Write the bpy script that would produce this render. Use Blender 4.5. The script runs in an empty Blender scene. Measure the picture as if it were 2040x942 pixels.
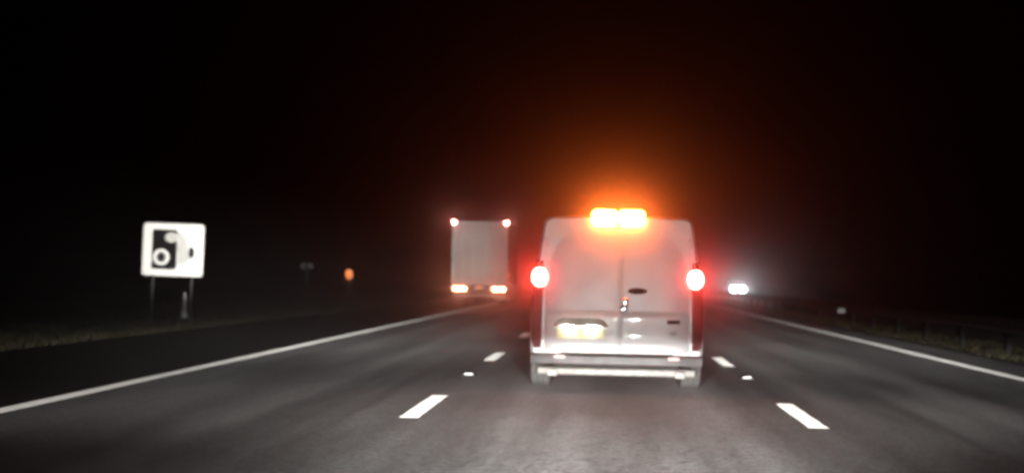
import bpy, bmesh, math, random
import numpy as np
from mathutils import Matrix, Vector
rad = math.radians
random.seed(4)
S = bpy.context.scene
COL = S.collection

# ------------------------------------------------------------------ camera
cam_d = bpy.data.cameras.new('camera')
cam = bpy.data.objects.new('camera', cam_d)
COL.objects.link(cam)
cam_d.sensor_width = 36.0
cam_d.lens = 36.0 * 2800 / 2040
cam_d.clip_end = 3000
cam_d.dof.use_dof = True
cam_d.dof.focus_distance = 9.2
cam_d.dof.aperture_fstop = 1.5
cam.matrix_world = (Matrix.Translation((0, 0, 1.25)) @ Matrix.Rotation(rad(3.77), 4, 'Z')
                    @ Matrix.Rotation(rad(90 + 1.686), 4, 'X') @ Matrix.Rotation(rad(1.1), 4, 'Z'))
S.camera = cam

# ------------------------------------------------------------------ night sky, faint moon, exposure
W = bpy.data.worlds.new('World')
S.world = W
W.use_nodes = True
wn, wl = W.node_tree.nodes, W.node_tree.links
sky = wn.new('ShaderNodeTexSky')
sky.sky_type = 'NISHITA'
sky.sun_disc = False
sky.sun_elevation = rad(-9)
sky.sun_rotation = rad(200)
wl.new(sky.outputs[0], wn['Background'].inputs[0])
wn['Background'].inputs[1].default_value = 0.02
moon_d = bpy.data.lights.new('moon', 'SUN')
moon_d.energy = 0.0015
moon_d.angle = rad(0.5)
moon_d.color = (0.9, 0.95, 1.0)
moon = bpy.data.objects.new('moon', moon_d)
moon.rotation_euler = (rad(50), 0, rad(160))
COL.objects.link(moon)
S.view_settings.view_transform = 'Standard'
S.view_settings.look = 'None'
S.view_settings.exposure = 0
S.view_settings.gamma = 1
S.view_settings.use_curve_mapping = False
S.render.engine = 'CYCLES'
S.cycles.use_denoising = True
S.cycles.volume_bounces = 0
S.cycles.max_bounces = 5
S.cycles.sample_clamp_indirect = 4
S.cycles.filter_width = 2.8

# the headlamps of the car that carries the camera (its nose is below the frame)
def headlamp(x, power, kick):
    """dipped beam: flat cut-off below the horizon, wide spread, and on the nearside lamp the kick-up to the left"""
    ld = bpy.data.lights.new('own_headlamp', 'POINT')
    ld.energy = power * 4 * math.pi
    ld.shadow_soft_size = 0.06
    ld.color = (1.0, 0.985, 0.95)
    ld.use_nodes = True
    nt = ld.node_tree
    N, L = nt.nodes, nt.links
    em = next(n for n in N if n.type == 'EMISSION')
    tc = N.new('ShaderNodeTexCoord')
    sp = N.new('ShaderNodeSeparateXYZ')
    L.new(tc.outputs['Normal'], sp.inputs[0])
    def M(op, a, b=None, c=None):
        n = N.new('ShaderNodeMath')
        n.operation = op
        for i, v in enumerate((a, b, c)):
            if v is None:
                continue
            if isinstance(v, (int, float)):
                n.inputs[i].default_value = v
            else:
                L.new(v, n.inputs[i])
        return n.outputs[0]
    def ramp(v, a, b, c=0.0, d=1.0):
        n = N.new('ShaderNodeMapRange')
        n.interpolation_type = 'SMOOTHSTEP'
        L.new(v, n.inputs[0])
        if a > b:
            a, b, c, d = b, a, d, c
        for i, q in enumerate((a, b, c, d)):
            n.inputs[i + 1].default_value = q
        return n.outputs[0]
    def gauss(v, w):
        q = M('DIVIDE', v, w)
        return M('EXPONENT', M('MULTIPLY', M('MULTIPLY', q, q), -1.0))
    az = M('MULTIPLY', M('ARCTAN2', sp.outputs[0], sp.outputs[1]), 180 / math.pi)
    el = M('MULTIPLY', M('ARCSINE', sp.outputs[2]), 180 / math.pi)
    low = M('MULTIPLY', M('ADD', M('MULTIPLY', ramp(el, -0.5, -2.8), 0.75), M('MULTIPLY', ramp(el, -0.05, -0.6), 0.25)), gauss(az, ramp(el, -5.5, -2.0, LOW_W[0], LOW_W[1])))
    low = M('MULTIPLY', low, ramp(el, -3.0, -9.0, 1.0, LOW_FALL))
    side = ramp(az, -1.5, -4.5) if kick else ramp(az, 1.5, 4.5)
    far = M('MULTIPLY', M('MULTIPLY', ramp(el, 0.0, -0.7), ramp(el, -2.3, -1.0)), M('MULTIPLY', side, gauss(az, ramp(el, -1.7, -0.5, 15.0, 7.0))))
    low = M('ADD', low, M('MULTIPLY', far, FAR))
    wide = ramp(az, -10, -16) if kick else ramp(az, 8, 13)
    wide = M('MULTIPLY', M('MULTIPLY', wide, gauss(az, 32.0)), M('MULTIPLY', ramp(el, -0.9, -1.7), ramp(el, -4.4, -3.0)))
    low = M('ADD', low, M('MULTIPLY', wide, 0.45))
    stray = M('MULTIPLY', M('MULTIPLY', ramp(el, 14, 1.0), STRAY), gauss(az, 22.0))
    tot = M('ADD', low, stray)
    if kick:
        k = M('MULTIPLY', ramp(az, -2.6, -4.6), gauss(M('ADD', az, 7.5), 11.0))
        line = M('SUBTRACT', el, M('ADD', M('MULTIPLY', az, -0.16), 1.6))
        k = M('MULTIPLY', M('MULTIPLY', k, ramp(line, 1.6, -0.2)), ramp(el, -0.5, 0.9, 0.0, 1.0))
        tot = M('ADD', tot, M('MULTIPLY', k, KICK))
    L.new(tot, em.inputs['Strength'])
    o = bpy.data.objects.new('own_headlamp', ld)
    o.location = (x, 1.8, 0.64)
    COL.objects.link(o)
    return o
LOW_W, LOW_FALL, STRAY, KICK, FAR = (7.0, 13.0), 0.42, 0.052, 7.3, 9.5
headlamp(-0.66, 2650, True)
headlamp(0.66, 2650, False)

# ------------------------------------------------------------------ materials
MATS = {}
def mat(name, col, rough=0.5, metal=0.0, noise=0.0, nscale=8.0, bump=0.0, bscale=60.0, emit=None, strength=0.0,
        spec=0.5, coat=0.0, col2=None, diffuse_rough=None, stretch=None):
    m = bpy.data.materials.new(name)
    m.use_nodes = True
    nt = m.node_tree
    N, L = nt.nodes, nt.links
    b = N['Principled BSDF']
    b.inputs['Base Color'].default_value = (*col, 1)
    b.inputs['Roughness'].default_value = rough
    b.inputs['Metallic'].default_value = metal
    b.inputs['Specular IOR Level'].default_value = spec
    b.inputs['Coat Weight'].default_value = coat
    if diffuse_rough is not None:
        b.inputs['Diffuse Roughness'].default_value = diffuse_rough
    tc = N.new('ShaderNodeTexCoord')
    vec = tc.outputs['Object']
    if stretch:
        mp = N.new('ShaderNodeMapping')
        mp.inputs['Scale'].default_value = stretch
        L.new(vec, mp.inputs[0])
        vec = mp.outputs[0]
    if noise or col2:
        n = N.new('ShaderNodeTexNoise')
        n.inputs['Scale'].default_value = nscale
        n.inputs['Detail'].default_value = 6
        n.inputs['Roughness'].default_value = 0.62
        L.new(vec, n.inputs['Vector'])
        r = N.new('ShaderNodeMapRange')
        r.inputs[1].default_value = 0.3
        r.inputs[2].default_value = 0.7
        L.new(n.outputs[0], r.inputs[0])
        mx = N.new('ShaderNodeMix')
        mx.data_type = 'RGBA'
        c2 = col2 if col2 else tuple(c * (1 - noise) for c in col)
        mx.inputs['A'].default_value = (*col, 1)
        mx.inputs['B'].default_value = (*c2, 1)
        L.new(r.outputs[0], mx.inputs['Factor'])
        L.new(mx.outputs['Result'], b.inputs['Base Color'])
        r2 = N.new('ShaderNodeMapRange')
        r2.inputs[3].default_value = max(0.02, rough - 0.12)
        r2.inputs[4].default_value = min(1.0, rough + 0.12)
        L.new(n.outputs[0], r2.inputs[0])
        L.new(r2.outputs[0], b.inputs['Roughness'])
    if bump:
        n = N.new('ShaderNodeTexNoise')
        n.inputs['Scale'].default_value = bscale
        n.inputs['Detail'].default_value = 4
        L.new(tc.outputs['Object'], n.inputs['Vector'])
        bp = N.new('ShaderNodeBump')
        bp.inputs['Strength'].default_value = bump
        bp.inputs['Distance'].default_value = 0.01
        L.new(n.outputs[0], bp.inputs['Height'])
        L.new(bp.outputs[0], b.inputs['Normal'])
    if emit:
        b.inputs['Emission Color'].default_value = (*emit, 1)
        b.inputs['Emission Strength'].default_value = strength
    MATS[name] = m
    return m

mat('asphalt', (0.062, 0.0615, 0.061), 0.92, noise=0.62, nscale=0.75, bump=0.35, bscale=90, spec=0.15, diffuse_rough=1.0, stretch=(1.6, 0.12, 1))
mat('shoulder_asphalt', (0.034, 0.033, 0.032), 0.95, noise=0.4, nscale=0.8, bump=0.3, bscale=90, spec=0.05, diffuse_rough=0.0, stretch=(1, 0.15, 1))
mat('paint', (0.78, 0.77, 0.74), 0.85, noise=0.22, nscale=7, bump=0.25, bscale=80, spec=0.2, diffuse_rough=1.0)
mat('soil', (0.045, 0.038, 0.026), 0.95, noise=0.5, nscale=1.5, bump=0.8, bscale=12, spec=0.1)
mat('grass', (0.02, 0.021, 0.010), 0.8, col2=(0.032, 0.025, 0.014), nscale=1.2, spec=0.2)
mat('gravel', (0.085, 0.078, 0.068), 0.95, noise=0.5, nscale=9, bump=1.0, bscale=40, spec=0.1)
mat('galvanised_dimmed', (0.016, 0.016, 0.0155), 0.85, noise=0.5, nscale=9, spec=0.05)  # barrier steel for the posts, darkened to hold down the light they catch
mat('galvanised_lit', (0.07, 0.068, 0.065), 0.7, metal=0.1, noise=0.35, nscale=5)  # same steel for the rail, painted paler so it looks lit
mat('van_paint', (0.44, 0.44, 0.45), 0.34, noise=0.10, nscale=3.5, spec=0.45, coat=0.25)
mat('road_grime', (0.42, 0.40, 0.385), 0.6, noise=0.35, nscale=4, spec=0.3)
mat('dark_plastic', (0.045, 0.043, 0.043), 0.6, noise=0.3, nscale=12, bump=0.1)
mat('bumper_plastic', (0.075, 0.075, 0.075), 0.55, noise=0.35, nscale=6, bump=0.1)
mat('valance', (0.24, 0.235, 0.22), 0.6, noise=0.45, nscale=9)
mat('rubber', (0.07, 0.07, 0.068), 0.85, noise=0.45, nscale=10, bump=0.3)
mat('flap', (0.06, 0.06, 0.057), 0.8, noise=0.5, nscale=8)
mat('rim_metal', (0.35, 0.35, 0.35), 0.4, metal=0.8, noise=0.3, nscale=9)
mat('underbody', (0.02, 0.02, 0.02), 0.9, noise=0.3)
mat('glass', (0.02, 0.022, 0.025), 0.06, spec=0.6)
mat('chrome', (0.75, 0.75, 0.77), 0.16, metal=1.0, noise=0.05)
mat('plate_yellow', (0.80, 0.73, 0.44), 0.6, noise=0.45, nscale=11)
mat('badge_dark', (0.02, 0.018, 0.02), 0.7, noise=0.2, spec=0.1)
mat('dull_red_lens', (0.075, 0.010, 0.010), 0.55, noise=0.25, nscale=18, spec=0.12)
mat('reflector_red', (0.42, 0.20, 0.18), 0.4, noise=0.15, nscale=30)
mat('sign_white', (0.84, 0.83, 0.78), 0.6, noise=0.06, nscale=3, spec=0.2)
mat('sign_black', (0.012, 0.012, 0.012), 0.8, noise=0.2, nscale=6, spec=0.03)
mat('sign_grey', (0.52, 0.51, 0.47), 0.6, noise=0.15, nscale=6, spec=0.2)
mat('sign_dark_grey', (0.16, 0.16, 0.15), 0.6, noise=0.15, nscale=6, spec=0.2)
mat('sign_pale', (0.58, 0.57, 0.53), 0.6, noise=0.25, nscale=5, spec=0.2)
mat('post_grey', (0.03, 0.03, 0.03), 0.6, metal=0.3, noise=0.3, nscale=7)
mat('marker_white', (0.78, 0.77, 0.74), 0.6, noise=0.45, nscale=11)
mat('trailer_panel', (0.43, 0.405, 0.375), 0.6, noise=0.3, nscale=0.9, spec=0.3)
mat('trailer_frame', (0.55, 0.52, 0.49), 0.5, noise=0.25, nscale=3)
mat('lorry_cab_paint', (0.30, 0.31, 0.33), 0.4, noise=0.1)
mat('car_paint', (0.10, 0.11, 0.13), 0.3, noise=0.1, coat=0.3)
mat('amber_lens', (0.9, 0.4, 0.05), 0.3, noise=0.1, emit=(1.0, 0.155, 0.022), strength=180)
mat('brake_lens', (0.8, 0.08, 0.05), 0.3, noise=0.1, emit=(1.0, 0.05, 0.038), strength=180)
mat('plate_lamp', (0.9, 0.9, 0.8), 0.3, noise=0.1, emit=(1.0, 0.94, 0.74), strength=360)
mat('lorry_tail_lens', (0.8, 0.1, 0.08), 0.3, noise=0.1, emit=(1.0, 0.30, 0.17), strength=60)
mat('lorry_marker_lens', (0.8, 0.2, 0.15), 0.3, noise=0.1, emit=(1.0, 0.30, 0.24), strength=200)
mat('lorry_plate_lens', (0.8, 0.2, 0.15), 0.3, noise=0.1, emit=(1.0, 0.36, 0.30), strength=2.2)
mat('lorry_side_lens', (0.8, 0.3, 0.1), 0.3, noise=0.1, emit=(1.0, 0.22, 0.08), strength=2.5)
mat('verge_lamp_lens', (0.9, 0.4, 0.1), 0.3, noise=0.1, emit=(1.0, 0.16, 0.04), strength=1.0)
mat('headlight_lens', (0.9, 0.9, 0.9), 0.2, noise=0.02, emit=(0.86, 0.95, 1.0), strength=65)
mat('stud_lens', (0.85, 0.85, 0.83), 0.4, noise=0.1)

def speckle(name, scale, lo, hi):
    """pale and dark stones of the aggregate, multiplied into the base colour"""
    nt = MATS[name].node_tree
    N, L = nt.nodes, nt.links
    b = N['Principled BSDF']
    src = b.inputs['Base Color'].links[0].from_socket
    tc = N.new('ShaderNodeTexCoord')
    v = N.new('ShaderNodeTexVoronoi')
    v.inputs['Scale'].default_value = scale
    L.new(tc.outputs['Object'], v.inputs['Vector'])
    sp = N.new('ShaderNodeSeparateColor')
    L.new(v.outputs['Color'], sp.inputs[0])
    r = N.new('ShaderNodeMapRange')
    r.inputs[3].default_value = lo
    r.inputs[4].default_value = hi
    L.new(sp.outputs[0], r.inputs[0])
    m = N.new('ShaderNodeMix')
    m.data_type = 'RGBA'
    m.blend_type = 'MULTIPLY'
    m.inputs['Factor'].default_value = 1
    L.new(src, m.inputs['A'])
    L.new(r.outputs[0], m.inputs['B'])
    L.new(m.outputs['Result'], b.inputs['Base Color'])
def wheel_tracks(name):
    """long darker bands polished and oiled by tyres, and broad uneven patches"""
    nt = MATS[name].node_tree
    N, L = nt.nodes, nt.links
    b = N['Principled BSDF']
    tc = N.new('ShaderNodeTexCoord')
    for sc, stretch, lo, hi in ((1.0, (1.5, 0.012, 1), 0.72, 1.25), (0.35, (1, 0.45, 1), 0.82, 1.2)):
        src = b.inputs['Base Color'].links[0].from_socket
        mp = N.new('ShaderNodeMapping')
        mp.inputs['Scale'].default_value = stretch
        L.new(tc.outputs['Object'], mp.inputs[0])
        n = N.new('ShaderNodeTexNoise')
        n.inputs['Scale'].default_value = sc
        n.inputs['Detail'].default_value = 5
        L.new(mp.outputs[0], n.inputs['Vector'])
        r = N.new('ShaderNodeMapRange')
        for i, q in enumerate((0.35, 0.65, lo, hi)):
            r.inputs[i + 1].default_value = q
        L.new(n.outputs[0], r.inputs[0])
        m = N.new('ShaderNodeMix')
        m.data_type = 'RGBA'
        m.blend_type = 'MULTIPLY'
        m.inputs['Factor'].default_value = 1
        L.new(src, m.inputs['A'])
        L.new(r.outputs[0], m.inputs['B'])
        L.new(m.outputs['Result'], b.inputs['Base Color'])
wheel_tracks('asphalt')
speckle('asphalt', 38, 0.55, 1.5)
speckle('shoulder_asphalt', 38, 0.6, 1.4)

# ------------------------------------------------------------------ helpers
def link(o, parent=None):
    COL.objects.link(o)
    if parent:
        o.parent = parent
    return o
def tag(o, label=None, cat=None, group=None, kind=None):
    for k, v in (('label', label), ('category', cat), ('group', group), ('kind', kind)):
        if v:
            o[k] = v
    return o
def empty(name, loc, rz=0.0):
    o = bpy.data.objects.new(name, None)
    o.location = loc
    o.rotation_euler = (0, 0, rz)
    return link(o)
def build(name, bm, material, parent=None, smooth=False, loc=None):
    bmesh.ops.recalc_face_normals(bm, faces=bm.faces[:])
    me = bpy.data.meshes.new(name)
    bm.to_mesh(me)
    bm.free()
    me.materials.append(MATS[material])
    if smooth:
        for p in me.polygons:
            p.use_smooth = True
        me.set_sharp_from_angle(angle=rad(38))
    o = bpy.data.objects.new(name, me)
    if loc:
        o.location = loc
    return link(o, parent)
def copy_tree(o, parent=None):
    c = o.copy()
    COL.objects.link(c)
    c.parent = parent
    for ch in list(o.children):
        copy_tree(ch, c)
    return c
def B():
    return bmesh.new()
def box(bm, x0, x1, y0, y1, z0, z1, bev=0.0, seg=2):
    r = bmesh.ops.create_cube(bm, size=1)
    vs = r['verts']
    for v in vs:
        v.co = Vector((x0 + (v.co.x + .5) * (x1 - x0), y0 + (v.co.y + .5) * (y1 - y0), z0 + (v.co.z + .5) * (z1 - z0)))
    if bev:
        es = list({e for v in vs for e in v.link_edges})
        bmesh.ops.bevel(bm, geom=es, offset=bev, segments=seg, affect='EDGES', profile=0.5)
    return bm
def cyl(bm, p0, p1, r0, r1=None, seg=12):
    p0, p1 = Vector(p0), Vector(p1)
    d = p1 - p0
    q = d.to_track_quat('Z', 'Y').to_matrix().to_4x4()
    bmesh.ops.create_cone(bm, cap_ends=True, segments=seg, radius1=r0, radius2=r1 if r1 is not None else r0, depth=d.length,
                          matrix=Matrix.Translation((p0 + p1) / 2) @ q)
    return bm
def prism_xz(bm, pts, y0, y1):
    """polygon in x,z extruded from y0 to y1"""
    a = [bm.verts.new((x, y0, z)) for x, z in pts]
    b = [bm.verts.new((x, y1, z)) for x, z in pts]
    n = len(pts)
    bm.faces.new(a)
    bm.faces.new(b[::-1])
    for i in range(n):
        bm.faces.new((a[i], b[i], b[(i + 1) % n], a[(i + 1) % n]))
    return bm
def loft(bm, rings, cap=True):
    R = [[bm.verts.new(p) for p in ring] for ring in rings]
    n = len(R[0])
    for a, b in zip(R, R[1:]):
        for i in range(n):
            bm.faces.new((a[i], a[(i + 1) % n], b[(i + 1) % n], b[i]))
    if cap:
        bm.faces.new(R[0])
        bm.faces.new(R[-1][::-1])
    return bm
def lathe_x(bm, prof, cx=0, seg=32):
    """profile of (x, r) spun about the x axis"""
    rings = [[(cx + x, r * math.cos(2 * math.pi * i / seg), r * math.sin(2 * math.pi * i / seg)) for i in range(seg)] for x, r in prof]
    return loft(bm, rings)
def rrect(x0, x1, z0, z1, r, n=6):
    pts = []
    for cx, cz, a0 in ((x1 - r, z1 - r, 0), (x0 + r, z1 - r, 90), (x0 + r, z0 + r, 180), (x1 - r, z0 + r, 270)):
        for i in range(n + 1):
            a = rad(a0 + 90 * i / n)
            pts.append((cx + r * math.cos(a), cz + r * math.sin(a)))
    return pts
def ellipse(cx, cz, rx, rz, n=28):
    return [(cx + rx * math.cos(2 * math.pi * i / n), cz + rz * math.sin(2 * math.pi * i / n)) for i in range(n)]

def sheet(name, x0, x1, y0, y1, z, material, parent=None, ny=1, label=None):
    bm = B()
    ys = [y0 + (y1 - y0) * i / ny for i in range(ny + 1)]
    a = [(bm.verts.new((x0, y, z)), bm.verts.new((x1, y, z))) for y in ys]
    for p, q in zip(a, a[1:]):
        bm.faces.new((p[0], p[1], q[1], q[0]))
    o = build(name, bm, material, parent)
    return o

# ------------------------------------------------------------------ the ground, carriageways and markings
XL, XR = -5.26, 5.72          # edge lines of our carriageway
DL, DR = -1.70, 1.88          # lane lines
tag(sheet('ground', -420, 420, -60, 1400, -0.04, 'soil'), kind='structure')
road = tag(sheet('road', XL - 0.14, 6.75, -40, 1390, 0.0, 'asphalt'), kind='structure')
tag(sheet('hard_shoulder', -9.0, XL - 0.14, -40, 1390, 0.0, 'shoulder_asphalt'), kind='structure')
tag(sheet('opposite_road', 8.55, 20.5, -40, 1390, 0.0, 'asphalt'), kind='structure')
tag(sheet('central_reservation', 6.75, 8.55, -40, 1390, 0.012, 'gravel'), kind='structure')
def strip(name, xc, w, y0, y1, jag=0.006, step=1.2, z=0.004, m='paint'):
    """painted line: a thin sheet with slightly worn, uneven edges"""
    bm = B()
    n = max(2, int((y1 - y0) / step))
    prev = None
    for i in range(n + 1):
        y = y0 + (y1 - y0) * i / n
        a = bm.verts.new((xc - w / 2 + random.uniform(-jag, jag), y, z))
        b = bm.verts.new((xc + w / 2 + random.uniform(-jag, jag), y, z))
        if prev:
            bm.faces.new((prev[0], prev[1], b, a))
        prev = (a, b)
    return build(name, bm, m, road)
strip('edge_line', XL, 0.19, -10, 420, step=3)
strip('edge_line', XR, 0.19, -10, 420, step=3)
for k in range(-1, 16):
    for X in (DL, DR):
        strip('lane_dash', X, 0.17, 12.35 + 8.72 * k, 12.35 + 8.72 * k + 2.4, step=0.3)


# ------------------------------------------------------------------ grass on the verges (nobody could count it)
def grass(name, label, areas):
    rng = np.random.default_rng(7)
    V, F = [], []
    off = 0
    for (x0, x1, y0, y1, n, hmax) in areas:
        x = rng.uniform(x0, x1, n)
        y = y0 + (y1 - y0) * rng.random(n) ** 1.5
        clump = 0.55 + 0.45 * np.sin(x * 2.1 + 1.3 * np.sin(y * 0.7)) * np.sin(y * 1.3 + x)
        h = hmax * (0.25 + 0.75 * rng.random(n)) * (0.4 + 0.6 * clump)
        a = rng.uniform(0, 2 * np.pi, n)
        w = rng.uniform(0.006, 0.016, n) * (1 + y / 40)
        lx, ly = rng.normal(0, 0.4, n) * h, rng.normal(0, 0.4, n) * h
        z0 = -0.03
        v = np.empty((n, 3, 3))
        v[:, 0] = np.stack([x - w * np.cos(a), y - w * np.sin(a), np.full(n, z0)], 1)
        v[:, 1] = np.stack([x + w * np.cos(a), y + w * np.sin(a), np.full(n, z0)], 1)
        v[:, 2] = np.stack([x + lx, y + ly, z0 + h], 1)
        V.append(v.reshape(-1, 3))
        F.append(np.arange(n * 3).reshape(-1, 3) + off)
        off += n * 3
    me = bpy.data.meshes.new(name)
    me.from_pydata(np.concatenate(V).tolist(), [], np.concatenate(F).tolist())
    me.materials.append(MATS['grass'])
    o = link(bpy.data.objects.new(name, me))
    return tag(o, label, 'grass', kind='stuff')
grass('verge_grass', 'rough dark grass on the verge beyond the hard shoulder', [(-17, -9.02, 14, 110, 60000, 0.26)])
grass('reservation_grass', 'sparse weeds along the central reservation under the crash barrier', [(6.85, 8.5, 16, 110, 12000, 0.2)])

# ------------------------------------------------------------------ central crash barrier
bar = empty('crash_barrier', (7.35, 20, 0))
tag(bar, 'grey steel crash barrier on posts along the central reservation at right', 'barrier')
def rail_profile():
    return [(0.0, 0.44), (0.045, 0.47), (0.045, 0.51), (0.0, 0.555), (0.0, 0.585), (0.045, 0.63), (0.045, 0.67), (0.0, 0.70)]
bm = B()
pr = rail_profile()
ring = [(-x - 0.06, z) for x, z in pr] + [(-x - 0.054, z) for x, z in pr[::-1]]
prism_len = 3.98
a = [bm.verts.new((x, 0, z)) for x, z in ring]
b = [bm.verts.new((x, prism_len, z)) for x, z in ring]
n = len(ring)
for i in range(n):
    bm.faces.new((a[i], b[i], b[(i + 1) % n], a[(i + 1) % n]))
bm.faces.new(a); bm.faces.new(b[::-1])
rail0 = build('rail', bm, 'galvanised_lit', bar)
bm = B()
box(bm, -0.045, 0.045, -0.03, 0.03, -0.02, 0.72, 0.006, 1)
post0 = build('post', bm, 'galvanised_dimmed', bar)
for k in range(0, 34):
    r = rail0 if k == 0 else link(rail0.copy(), bar)
    r.location = (0, -4 + k * 4, 0)
for k in range(0, 43):
    p = post0 if k == 0 else link(post0.copy(), bar)
    p.location = (0.02, -3.4 + k * 3.2 + random.uniform(-.05, .05), random.uniform(-.02, .01))
    p.rotation_euler = (random.uniform(-.03, .03), random.uniform(-.04, .04), random.uniform(-.1, .1))
bm = B()
box(bm, -0.11, 0.11, -0.012, 0.012, -0.07, 0.07, 0.01, 1)
rf = build('reflector', bm, 'stud_lens', bar, loc=(-0.20, 22.9, 0.47))
tag(rf, 'small white reflector on the crash barrier rail')

# ------------------------------------------------------------------ road studs
def stud(x, y, label):
    r = empty('road_stud', (x, y, 0))
    tag(r, label, 'road stud', 'reflective studs between lane dashes')
    bm = B()
    box(bm, -0.085, 0.085, -0.12, 0.12, -0.01, 0.012, 0.006, 1)
    build('casting', bm, 'dark_plastic', r)
    bm = B()
    loft(bm, [[(-.05, -.05, .006), (.05, -.05, .006), (.05, -.05, .026), (-.05, -.05, .026)],
              [(-.05, .05, .006), (.05, .05, .006), (.05, .05, .026), (-.05, .05, .026)]])
    build('lens', bm, 'stud_lens', r)
stud(DL, 17.95, 'small bright road stud on the dashed line left of the van')
stud(DR, 18.5, 'small bright road stud on the dashed line right of the van')

# ------------------------------------------------------------------ the van
VX, VY = 0.15, 15.62
van = empty('van', (VX, VY, 0))
tag(van, 'white panel van braking ahead in the middle lane with amber roof beacons lit', 'van')
def van_ring(y, hb, hm, ht, zb, zt, r):
    """hb half width at sill, hm at waist, ht at roof, rounded upper corner r"""
    right = [(hb - 0.05, zb), (hb, zb + 0.07), (hm, 0.62), (hm, 0.95)]
    zc = zt - r
    right.append((hm + (ht - hm) * 0.5, 0.95 + (zc - 0.95) * 0.52))
    for i in range(6):
        a = rad(8 + 82 * i / 5)
        right.append((ht - r + r * math.cos(a) , zc + r * math.sin(a)))
    right.append((ht * 0.45, zt + 0.015))
    ring = [(x, y, z) for x, z in right] + [(-x, y, z) for x, z in right[::-1]]
    return ring
rings = [van_ring(0.03, .91, .93, .805, .36, 1.918, .09), van_ring(0.06, .94, .955, .83, .34, 1.938, .10),
         van_ring(0.16, .955, .965, .845, .30, 1.95, .12), van_ring(1.5, .96, .97, .845, .28, 1.965, .15),
         van_ring(3.1, .96, .97, .84, .28, 1.96, .15), van_ring(3.55, .96, .965, .80, .28, 1.90, .15),
         van_ring(4.15, .95, .955, .84, .28, 1.38, .12), van_ring(4.75, .93, .93, .80, .28, 1.10, .08),
         van_ring(4.98, .86, .86, .72, .30, 0.98, .06)]
bm = B()
loft(bm, rings)
build('body', bm, 'van_paint', van, True)
# windscreen and side glass, door mirrors at the front of the van
bm = B()
v = [bm.verts.new(p) for p in ((-.66, 3.60, 1.875), (.66, 3.60, 1.875), (.76, 4.10, 1.45), (-.76, 4.10, 1.45))]
f = bm.faces.new(v)
bmesh.ops.solidify(bm, geom=[f], thickness=0.012)
build('windscreen', bm, 'glass', van)
for s in (-1, 1):
    bm = B()
    vs = [bm.verts.new(p) for p in ((s * .975, 2.75, 1.02), (s * .972, 3.75, 1.02), (s * .875, 3.35, 1.68), (s * .885, 2.75, 1.68))]
    f = bm.faces.new(vs)
    bmesh.ops.solidify(bm, geom=[f], thickness=0.02)
    build('side_window', bm, 'glass', van)
    bm = B()
    box(bm, s * 1.05 - .07, s * 1.05 + .07, 3.52, 3.62, 1.08, 1.36, 0.03)
    box(bm, min(s * .94, s * 1.02), max(s * .94, s * 1.02), 3.55, 3.60, 1.10, 1.16, 0.01)
    build('door_mirror', bm, 'dark_plastic', van, True)

# rear doors: pressed panels with thickness, gap along the meeting line
def hw_door(z):
    t = (z - 0.45) / (1.90 - 0.45)
    w = 0.805 - 0.035 * max(0, t) ** 1.3
    r = 0.09
    zt = 1.905
    if z > zt - r:
        w = w - r + math.sqrt(max(0, r * r - (z - (zt - r)) ** 2))
    if z < 0.45 + 0.05:
        w = w - 0.05 + math.sqrt(max(0, 0.05 ** 2 - (0.50 - z) ** 2))
    return w
SPLIT = 0.045
def door_y(x, z, side):
    y = 0.0 + 0.035 * max(0, (z - 0.9)) ** 1.5        # leans in towards the roof
    y += 0.035 * (abs(x) / 0.85) ** 6                      # wraps round to the sides
    # pressed step: the panel below the waist stands proud
    k = 1 / (1 + math.exp(-(0.875 - z) / 0.010))
    y -= 0.012 * k
    # shallow window-shaped recess in the upper half
    cx = (SPLIT + side * 0.8) / 2 + side * 0.02
    dx = abs(x - (SPLIT + side * 0.38)) - 0.27
    dz = abs(z - 1.52) - 0.24
    q = max(dx, dz)
    y += 0.0012 / (1 + math.exp(q / 0.03))
    # outward lip along the lower edge
    y -= 0.014 / (1 + math.exp((z - 0.56) / 0.02))
    return y
def van_door(side):
    bm = B()
    zs = [0.45, 0.455, 0.465, 0.48, 0.50] + [0.52 + 0.02 * i for i in range(64)]
    zs += [1.81, 1.83, 1.85, 1.87, 1.885, 1.895, 1.903]
    nx = 26
    x_in = SPLIT + side * 0.0022
    G, H = [], []
    for z in zs:
        xo = side * hw_door(z)
        row, back = [], []
        for i in range(nx + 1):
            t = i / nx
            x = x_in + (xo - x_in) * t
            rnd = 0.004 * (max(0, 1 - t * nx / 1.0) + max(0, 1 - (1 - t) * nx / 1.0))
            row.append(bm.verts.new((x, door_y(x, z, side) + rnd, z)))
        G.append(row)
    for a, b in zip(G, G[1:]):
        for i in range(nx):
            bm.faces.new((a[i], a[i + 1], b[i + 1], b[i]))
    border = [e for e in bm.edges if len(e.link_faces) == 1]
    ex = bmesh.ops.extrude_edge_only(bm, edges=border)
    for g in ex['geom']:
        if isinstance(g, bmesh.types.BMVert):
            g.co.y += 0.045
    return build('rear_door', bm, 'van_paint', van, True)
dl = van_door(-1)
dr = van_door(1)
# handle garnish above the number plate (left door)
bm = B()
prism_xz(bm, [(-.705, .730), (-.655, .800), (-.60, .822), (-.20, .822), (-.14, .800), (-.085, .730), (-.13, .726), (-.20, .752), (-.27, .735),
              (-.34, .733), (-.395, .748), (-.45, .733), (-.52, .735), (-.60, .752), (-.66, .726)], -0.062, -0.010)
build('handle_garnish', bm, 'dark_plastic', dl)
bm = B()
prism_xz(bm, rrect(-.655, -.135, .600, .712, .012, 3), -0.034, -0.022)
plate = build('number_plate', bm, 'plate_yellow', dl)
for x in (-.525, -.27):
    bm = B()
    box(bm, x - .05, x + .05, -0.058, -0.036, .722, .7315, 0.003, 1)
    build('plate_lamp', bm, 'plate_lamp', dl)
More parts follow.
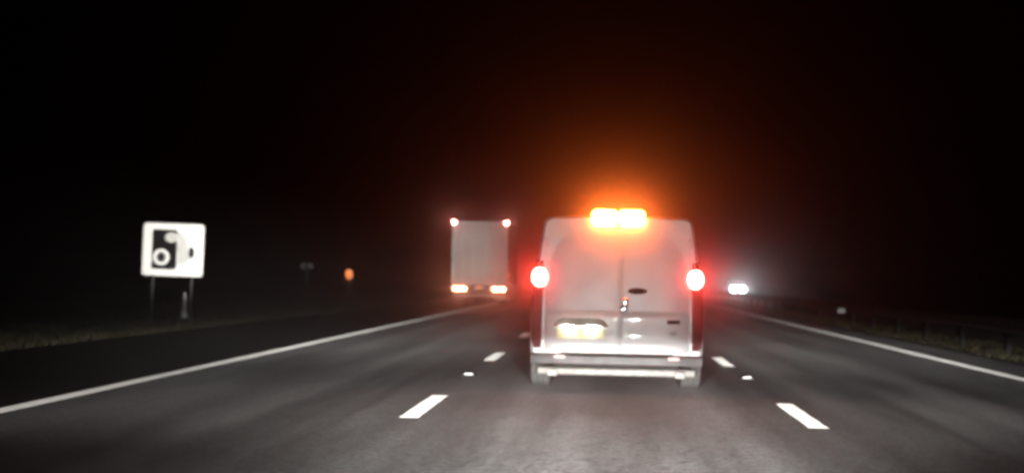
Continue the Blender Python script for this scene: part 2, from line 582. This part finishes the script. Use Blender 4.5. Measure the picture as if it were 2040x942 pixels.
# badges and handle
bm = B()
prism_xz(bm, ellipse(.225, 1.13, .108, .036), -0.006, 0.02)
build('oval_badge', bm, 'badge_dark', dr)
bm = B()
box(bm, .555, .695, -0.032, -0.01, .775, .815, 0.006)
build('lettering_badge', bm, 'badge_dark', dr)
bm = B()
box(bm, .59, .66, -0.028, -0.012, .655, .685, 0.004)
build('small_badge', bm, 'road_grime', dr)
bm = B()
box(bm, .055, .125, -0.05, 0.0, .955, 1.055, 0.018, 3)
box(bm, .035, .115, -0.034, 0.01, .905, .96, 0.01, 2)
build('door_handle', bm, 'chrome', dr, True)
for s, d in ((-1, dl), (1, dr)):
    for z in (.62, 1.10, 1.66):
        bm = B()
        xo = s * (hw_door(z) + 0.012)
        box(bm, xo - .018, xo + .018, -0.006, 0.06, z - .05, z + .05, 0.008)
        build('hinge', bm, 'van_paint', d, True)
# tail lamp columns
for s in (-1, 1):
    bm = B()
    def col(y, o):
        pts = [(.822, .47), (.925, .47), (.950, .62), (.952, 1.0), (.925, 1.28), (.900, 1.46), (.812, 1.46), (.815, 1.0)]
        return [(s * (x + (o if i in (1, 2, 3, 4, 5) else -o)), y, z + (o if i in (5, 6) else -o if i < 2 else 0)) for i, (x, z) in enumerate(pts)]
    loft(bm, [col(0.12, 0.004), col(0.045, 0.0), col(0.02, -0.018)])
    t = build('tail_lamp', bm, 'dull_red_lens', van, True)
    tag(t, 'tall rear lamp column with lit upper lens over dull red lower lens')
    bm = B()
    prism_xz(bm, [(s * x, z) for x, z in ellipse(.866, 1.268, .085, .105, 24)], 0.014, 0.04)
    build('brake_lens', bm, 'brake_lens', t)
    bm = B()
    prism_xz(bm, [(s * x, z) for x, z in rrect(.842, .918, .60, .80, .02, 3)], 0.010, 0.03)
    build('lower_lens', bm, 'dull_red_lens', t)
# bumper, step, reflectors, lower valance
bm = B()
def brow(x):
    return 0.075 * (abs(x) / 0.95) ** 4
def swept(bm, prof, hw, n=24):
    rings = []
    for i in range(n + 1):
        x = -hw + 2 * hw * i / n
        rings.append([(x, y + brow(x), z) for y, z in prof])
    return loft(bm, rings)
swept(bm, [(-.085, .415), (-.10, .40), (-.10, .325), (-.085, .312), (.10, .312), (.10, .43), (-.04, .43)], .945)
bp = build('bumper', bm, 'bumper_plastic', van, True)
bm = B()
swept(bm, [(-.094, .275), (-.112, .262), (-.108, .212), (-.085, .195), (.02, .195), (.02, .28)], .86)
build('valance', bm, 'valance', bp, True)
bm = B()
box(bm, -.62, .62, -.102, -.04, .4305, .442, 0.004, 1)
build('step_pad', bm, 'dark_plastic', bp)
for x in (-.625, .63):
    bm = B()
    prism_xz(bm, rrect(x - .062, x + .062, .378, .412, .01, 3), -0.106 + brow(x), -0.09 + brow(x))
    build('reflector', bm, 'reflector_red', bp)
for s in (-1, 1):
    bm = B()
    box(bm, s * .70 - .06, s * .70 + .06, -.115, -.02, .18, .262, 0.02)
    build('tow_bracket', bm, 'valance', bp, True)
# underside
bm = B()
box(bm, -.70, .70, .15, 4.6, .22, .36, 0.02)
build('underbody', bm, 'underbody', van)
bm = B()
cyl(bm, (.45, 0.05, .24), (.45, 1.6, .24), .03)
build('exhaust_pipe', bm, 'underbody', van, True)
# wheels
def tyre_mesh(name, r, w, material='rubber'):
    bm = B()
    h = w / 2
    lathe_x(bm, [(-h * .80, r * .62), (-h * .98, r * .74), (-h, r * .86), (-h * .90, r * .965), (-h * .72, r), (-h * .30, r), (-h * .27, r * .975),
                 (-h * .18, r * .975), (-h * .15, r), (h * .15, r), (h * .18, r * .975), (h * .27, r * .975), (h * .30, r), (h * .72, r), (h * .90, r * .965),
                 (h, r * .86), (h * .98, r * .74), (h * .80, r * .62)], seg=36)
    return bm
def rim_mesh(r, w):
    bm = B()
    h = w / 2
    lathe_x(bm, [(-h * .86, r * .66), (-h * .82, r * .60), (-h * .3, r * .55), (-h * .2, r * .2), (-h * .45, r * .12), (h * .45, r * .12), (h * .2, r * .2),
                 (h * .3, r * .55), (h * .82, r * .60), (h * .86, r * .66)], seg=28)
    return bm
def wheel(parent, x, y, r, w, proto=None):
    if proto:
        c = copy_tree(proto, parent)
        c.location = (x, y, r)
        return c
    o = build('wheel', tyre_mesh('wheel', r, w), 'rubber', parent, True, (x, y, r))
    build('rim', rim_mesh(r, w), 'rim_metal', o, True)
    return o
w0 = wheel(van, -.865, .93, .335, .235)
for x, y in ((.865, .93), (-.86, 3.95), (.86, 3.95)):
    wheel(van, x, y, .335, .235, w0)
# amber light bar on the rear edge of the roof
bm = B()
box(bm, -.31, .31, .00, .24, 1.945, 1.972, 0.008)
for s in (-1, 1):
    box(bm, s * .26 - .03, s * .26 + .03, .03, .20, 1.90, 1.95, 0.006)
lb = build('light_bar', bm, 'dark_plastic', van)
tag(lb, 'roof light bar with two blazing amber lamps')
for s in (-1, 1):
    bm = B()
    xa, xb = sorted((s * .004, s * .295))
    box(bm, xa, xb, -.03, .20, 1.845, 2.025, 0.06, 5)
    build('amber_lamp', bm, 'amber_lens', lb, True)
bm = B()
box(bm, -.10, .10, -0.004, 0.05, 1.868, 1.888, 0.004)
build('high_brake_lamp', bm, 'dull_red_lens', van)

# ------------------------------------------------------------------ the lorry
LX, LY = -5.68, 64.0
lor = empty('box_lorry', (LX, LY, 0))
tag(lor, 'tall grey box lorry with tail lights lit, left of the van', 'lorry')
HWL, ZB, ZT = 1.27, 0.98, 3.80
bm = B()
box(bm, -HWL, HWL, .10, 6.4, ZB, ZT, 0.03)
build('box_body', bm, 'trailer_panel', lor)
bm = B()
for s in (-1, 1):
    x = s * (HWL - .045)
    box(bm, x - .055, x + .055, 0.0, .12, ZB - .05, ZT + .01, 0.012)
box(bm, -HWL + .01, HWL - .01, 0.004, .118, ZT - .13, ZT + .006, 0.012)
box(bm, -HWL + .01, HWL - .01, 0.004, .118, ZB - .06, ZB + .06, 0.012)
build('rear_frame', bm, 'trailer_frame', lor)
for s in (-1, 1):
    xa, xb = sorted((s * .012, s * (HWL - .105)))
    bm = B()
    box(bm, xa, xb, .03, .099, ZB + .065, ZT - .135, 0.01)
    d = build('rear_door', bm, 'trailer_panel', lor)
    for q in (.28, .78):
        bm = B()
        cyl(bm, (s * q, .012, ZB + .0), (s * q, .012, ZT - .06), .017, seg=8)
        for z in (1.25, 2.0, 2.9, 3.5):
            box(bm, s * q - .05, s * q + .05, .012, .034, z - .03, z + .03)
        box(bm, s * q - .16, s * q + .02, -.012, .004, 1.42, 1.46, 0.005, 1)
        build('locking_bar', bm, 'trailer_frame', d)
    for z in (1.25, 1.95, 2.65, 3.4):
        bm = B()
        box(bm, s * (HWL - .15) - .06, s * (HWL - .15) + .06, .016, .034, z - .03, z + .03, 0.005, 1)
        build('hinge', bm, 'trailer_frame', d)
    # high marker lamps at the top corners
    bm = B()
    box(bm, s * (HWL - .06) - .05, s * (HWL - .06) + .05, -.035, .012, ZT - .10, ZT + .005, 0.02, 3)
    build('marker_lamp', bm, 'lorry_marker_lens', lor, True)
    # tail lamp clusters on the rear bar
    bm = B()
    box(bm, s * .90 - .34, s * .90 + .34, .02, .10, .60, .84, 0.02)
    tl = build('tail_lamp', bm, 'dark_plastic', lor)
    for q in (-.20, .0, .20):
        bm = B()
        prism_xz(bm, ellipse(s * .90 + q, .72, .092, .092, 18), 0.0, .03)
        build('lens', bm, 'lorry_tail_lens', tl)
    bm = B()
    prism_xz(bm, rrect(s * .95 - .27, s * .95 + .27, .16, .58, .02, 3), .62, .635)
    build('mud_flap', bm, 'flap', lor)
bm = B()
box(bm, -1.2, 1.2, .06, .18, .36, .47, 0.015)
for s in (-1, 1):
    box(bm, s * .5 - .04, s * .5 + .04, .10, .17, .46, .94)
build('underrun_bar', bm, 'trailer_frame', lor)
bm = B()
box(bm, -.27, .27, .03, .08, .66, .78, 0.01)
pl = build('number_plate', bm, 'plate_yellow', lor)
bm = B()
box(bm, -.16, .16, -.012, .034, .785, .825, 0.01)
build('plate_lamp', bm, 'lorry_plate_lens', lor)
bm = B()
box(bm, -.45, .45, .2, 8.0, .62, .98)
build('chassis', bm, 'underbody', lor)
for z in (1.02, 1.36):
    bm = B()
    box(bm, HWL - .01, HWL + .035, .9, 1.06, z - .045, z + .045, 0.012)
    build('side_marker', bm, 'lorry_side_lens', lor)
bm = B()
def cabring(y, hw, zb, zt):
    return [(-hw, y, zb), (hw, y, zb), (hw, y, zt - .2), (hw - .15, y, zt), (-hw + .15, y, zt), (-hw, y, zt - .2)]
loft(bm, [cabring(6.6, 1.2, .55, 3.2), cabring(7.6, 1.22, .45, 3.2), cabring(8.25, 1.2, .4, 2.7), cabring(8.4, 1.18, .4, 1.6)])
build('cab', bm, 'lorry_cab_paint', lor)
lw = wheel(lor, -1.0, 1.9, .48, .44)
for x, y in ((1.0, 1.9), (-1.02, 7.3), (1.02, 7.3)):
    wheel(lor, x, y, .48, .44, lw)

# ------------------------------------------------------------------ oncoming car
car = empty('oncoming_car', (12.3, 130, 0), rad(180))
tag(car, 'dark oncoming car with dazzling white headlights beyond the central barrier', 'car')
def car_ring(y, hw, zb, zt, ht):
    return [(-hw + .05, y, zb), (hw - .05, y, zb), (hw, y, zb + .12), (hw, y, zb + (zt - zb) * .55), (ht, y, zt), (-ht, y, zt),
            (-hw, y, zb + (zt - zb) * .55), (-hw, y, zb + .12)]
bm = B()
loft(bm, [car_ring(0.0, .78, .25, .68, .66), car_ring(-.0 - .12, .86, .22, .78, .74), car_ring(-1.0, .89, .20, .92, .78), car_ring(-1.2, .89, .2, .95, .78),
          car_ring(-1.95, .89, .2, 1.42, .60), car_ring(-3.2, .89, .2, 1.44, .60), car_ring(-4.0, .87, .22, .98, .72), car_ring(-4.2, .82, .3, .92, .68)])
build('body', bm, 'car_paint', car, True)
bm = B()
vs = [bm.verts.new(p) for p in ((-.72, -1.26, 1.02), (.72, -1.26, 1.02), (.56, -1.90, 1.405), (-.56, -1.90, 1.405))]
f = bm.faces.new(vs)
bmesh.ops.solidify(bm, geom=[f], thickness=-0.03)
build('windscreen', bm, 'glass', car)
for s in (-1, 1):
    bm = B()
    prism_xz(bm, ellipse(s * .38, .61, .28, .26, 20), -.10, .035)  # lens made oversized: the glare round the lamp is put into its shape
    build('headlight', bm, 'headlight_lens', car)
bm = B()
box(bm, -.36, .36, -.02, .03, .42, .56, 0.02)
build('grille', bm, 'dark_plastic', car)
cw = wheel(car, -.78, -.85, .32, .2)
for x, y in ((.78, -.85), (-.78, -3.4), (.78, -3.4)):
    wheel(car, x, y, .32, .2, cw)

# ------------------------------------------------------------------ camera sign on the verge
SX, SY = -10.32, 33.0
sign = empty('roadside_sign', (SX, SY, 0), rad(6))
sign.rotation_euler = (0, rad(1.1), rad(6))
tag(sign, 'white square sign with black camera symbol on the left verge', 'sign')
w, h, zc = 1.44, 1.25, 1.765
bm = B()
prism_xz(bm, rrect(-w / 2, w / 2, zc - h / 2, zc + h / 2, .09), 0.0, 0.02)
board = build('board', bm, 'sign_white', sign)
def mark(name, pts, m, y0=-0.003, y1=0.002):
    bm = B()
    prism_xz(bm, pts, y0, y1)
    return build(name, bm, m, board)
def P(px, py):
    """fraction of the board: px from left, py from top"""
    return (-w / 2 + px * w, zc + h / 2 - py * h)
x0, z1 = P(.15, .115)
x1, z0 = P(.56, .875)
mark('camera_body', rrect(x0, x1, z0, z1, .07), 'sign_black')
cx, cz = P(.465, .265)
mark('flash_window', ellipse(cx, cz, .155, .125), 'sign_grey', -0.006, -0.0032)
cx, cz = P(.31, .645)
mark('lens_ring', ellipse(cx, cz, .195, .195), 'sign_white', -0.006, -0.0032)
mark('lens_ring', ellipse(cx, cz, .118, .125), 'sign_dark_grey', -0.008, -0.0062)
mark('lens_centre', ellipse(cx, cz, .058, .115), 'sign_black', -0.010, -0.0082)
mark('bellows', [P(.575, .15), P(.62, .17), P(.70, .30), P(.765, .42), P(.775, .66), P(.745, .72), P(.68, .77), P(.575, .78)], 'sign_pale')
cx, cz = P(.805, .545)
mark('lens_front', ellipse(cx, cz, .062, .135), 'sign_black', -0.006, -0.0032)
for s in (-1, 1):
    bm = B()
    cyl(bm, (s * .46, .06, -.1), (s * .46, .06, zc + .45), .038, seg=14)
    build('post', bm, 'post_grey', sign, True)

# ------------------------------------------------------------------ small things on the left verge
mk = empty('marker_post', (-10.97, 36.3, 0))
tag(mk, 'short pale tapered marker post on the grass below the white sign', 'marker post')
bm = B()
loft(bm, [[(r * math.cos(a), r * .7 * math.sin(a), z) for a in [2 * math.pi * i / 14 for i in range(14)]] for r, z in
          ((.115, -.03), (.11, .03), (.078, .10), (.062, .30), (.042, .50), (.034, .66), (.02, .70))])
build('shaft', bm, 'marker_white', mk, True)
bm = B()
box(bm, -.11, .11, -.09, .09, -.03, .035, 0.015)
build('base', bm, 'marker_white', mk)

al = empty('amber_lamp_post', (-10.95, 60, 0))
tag(al, 'small amber lamp glowing on a short post on the left verge', 'lamp')
bm = B()
cyl(bm, (0, 0, -.1), (0, 0, 1.06), .03, seg=10)
build('post', bm, 'post_grey', al, True)
bm = B()
box(bm, -.16, .16, -.02, .12, 1.03, 1.50, 0.03)
build('housing', bm, 'post_grey', al)
bm = B()
prism_xz(bm, ellipse(0, 1.27, .15, .20, 24), -.05, -.015)
build('lens', bm, 'verge_lamp_lens', al)

fs = empty('far_marker_sign', (-12.8, 60, 0))
tag(fs, 'tiny dim grey marker sign in the dark left of the amber lamp', 'sign')
bm = B()
cyl(bm, (0, .03, -.1), (0, .03, 1.6), .025, seg=10)
build('post', bm, 'post_grey', fs, True)
for x in (-.17, .17):
    bm = B()
    prism_xz(bm, rrect(x - .10, x + .10, 1.48, 1.70, .02, 3), -.01, .005)
    build('plate', bm, 'post_grey', fs)
bm = B()
box(bm, -.28, .28, .004, .012, 1.45, 1.73)
build('backing', bm, 'sign_black', fs)

# ------------------------------------------------------------------ night mist
bm = B()
box(bm, -430, 430, -65, 1420, -1.1, 4.05)
hz = build('haze', bm, 'glass')
hm = bpy.data.materials.new('mist')
hm.use_nodes = True
nt = hm.node_tree
nt.nodes.clear()
out = nt.nodes.new('ShaderNodeOutputMaterial')
pv = nt.nodes.new('ShaderNodeVolumePrincipled')
pv.inputs['Color'].default_value = (0.95, 0.95, 0.95, 1)
pv.inputs['Density'].default_value = 0.0085
pv.inputs['Anisotropy'].default_value = 0.975
nt.links.new(pv.outputs[0], out.inputs['Volume'])
hz.data.materials.clear()
hz.data.materials.append(hm)
tag(hz, 'thin night mist hanging over the road', 'haze', kind='stuff')
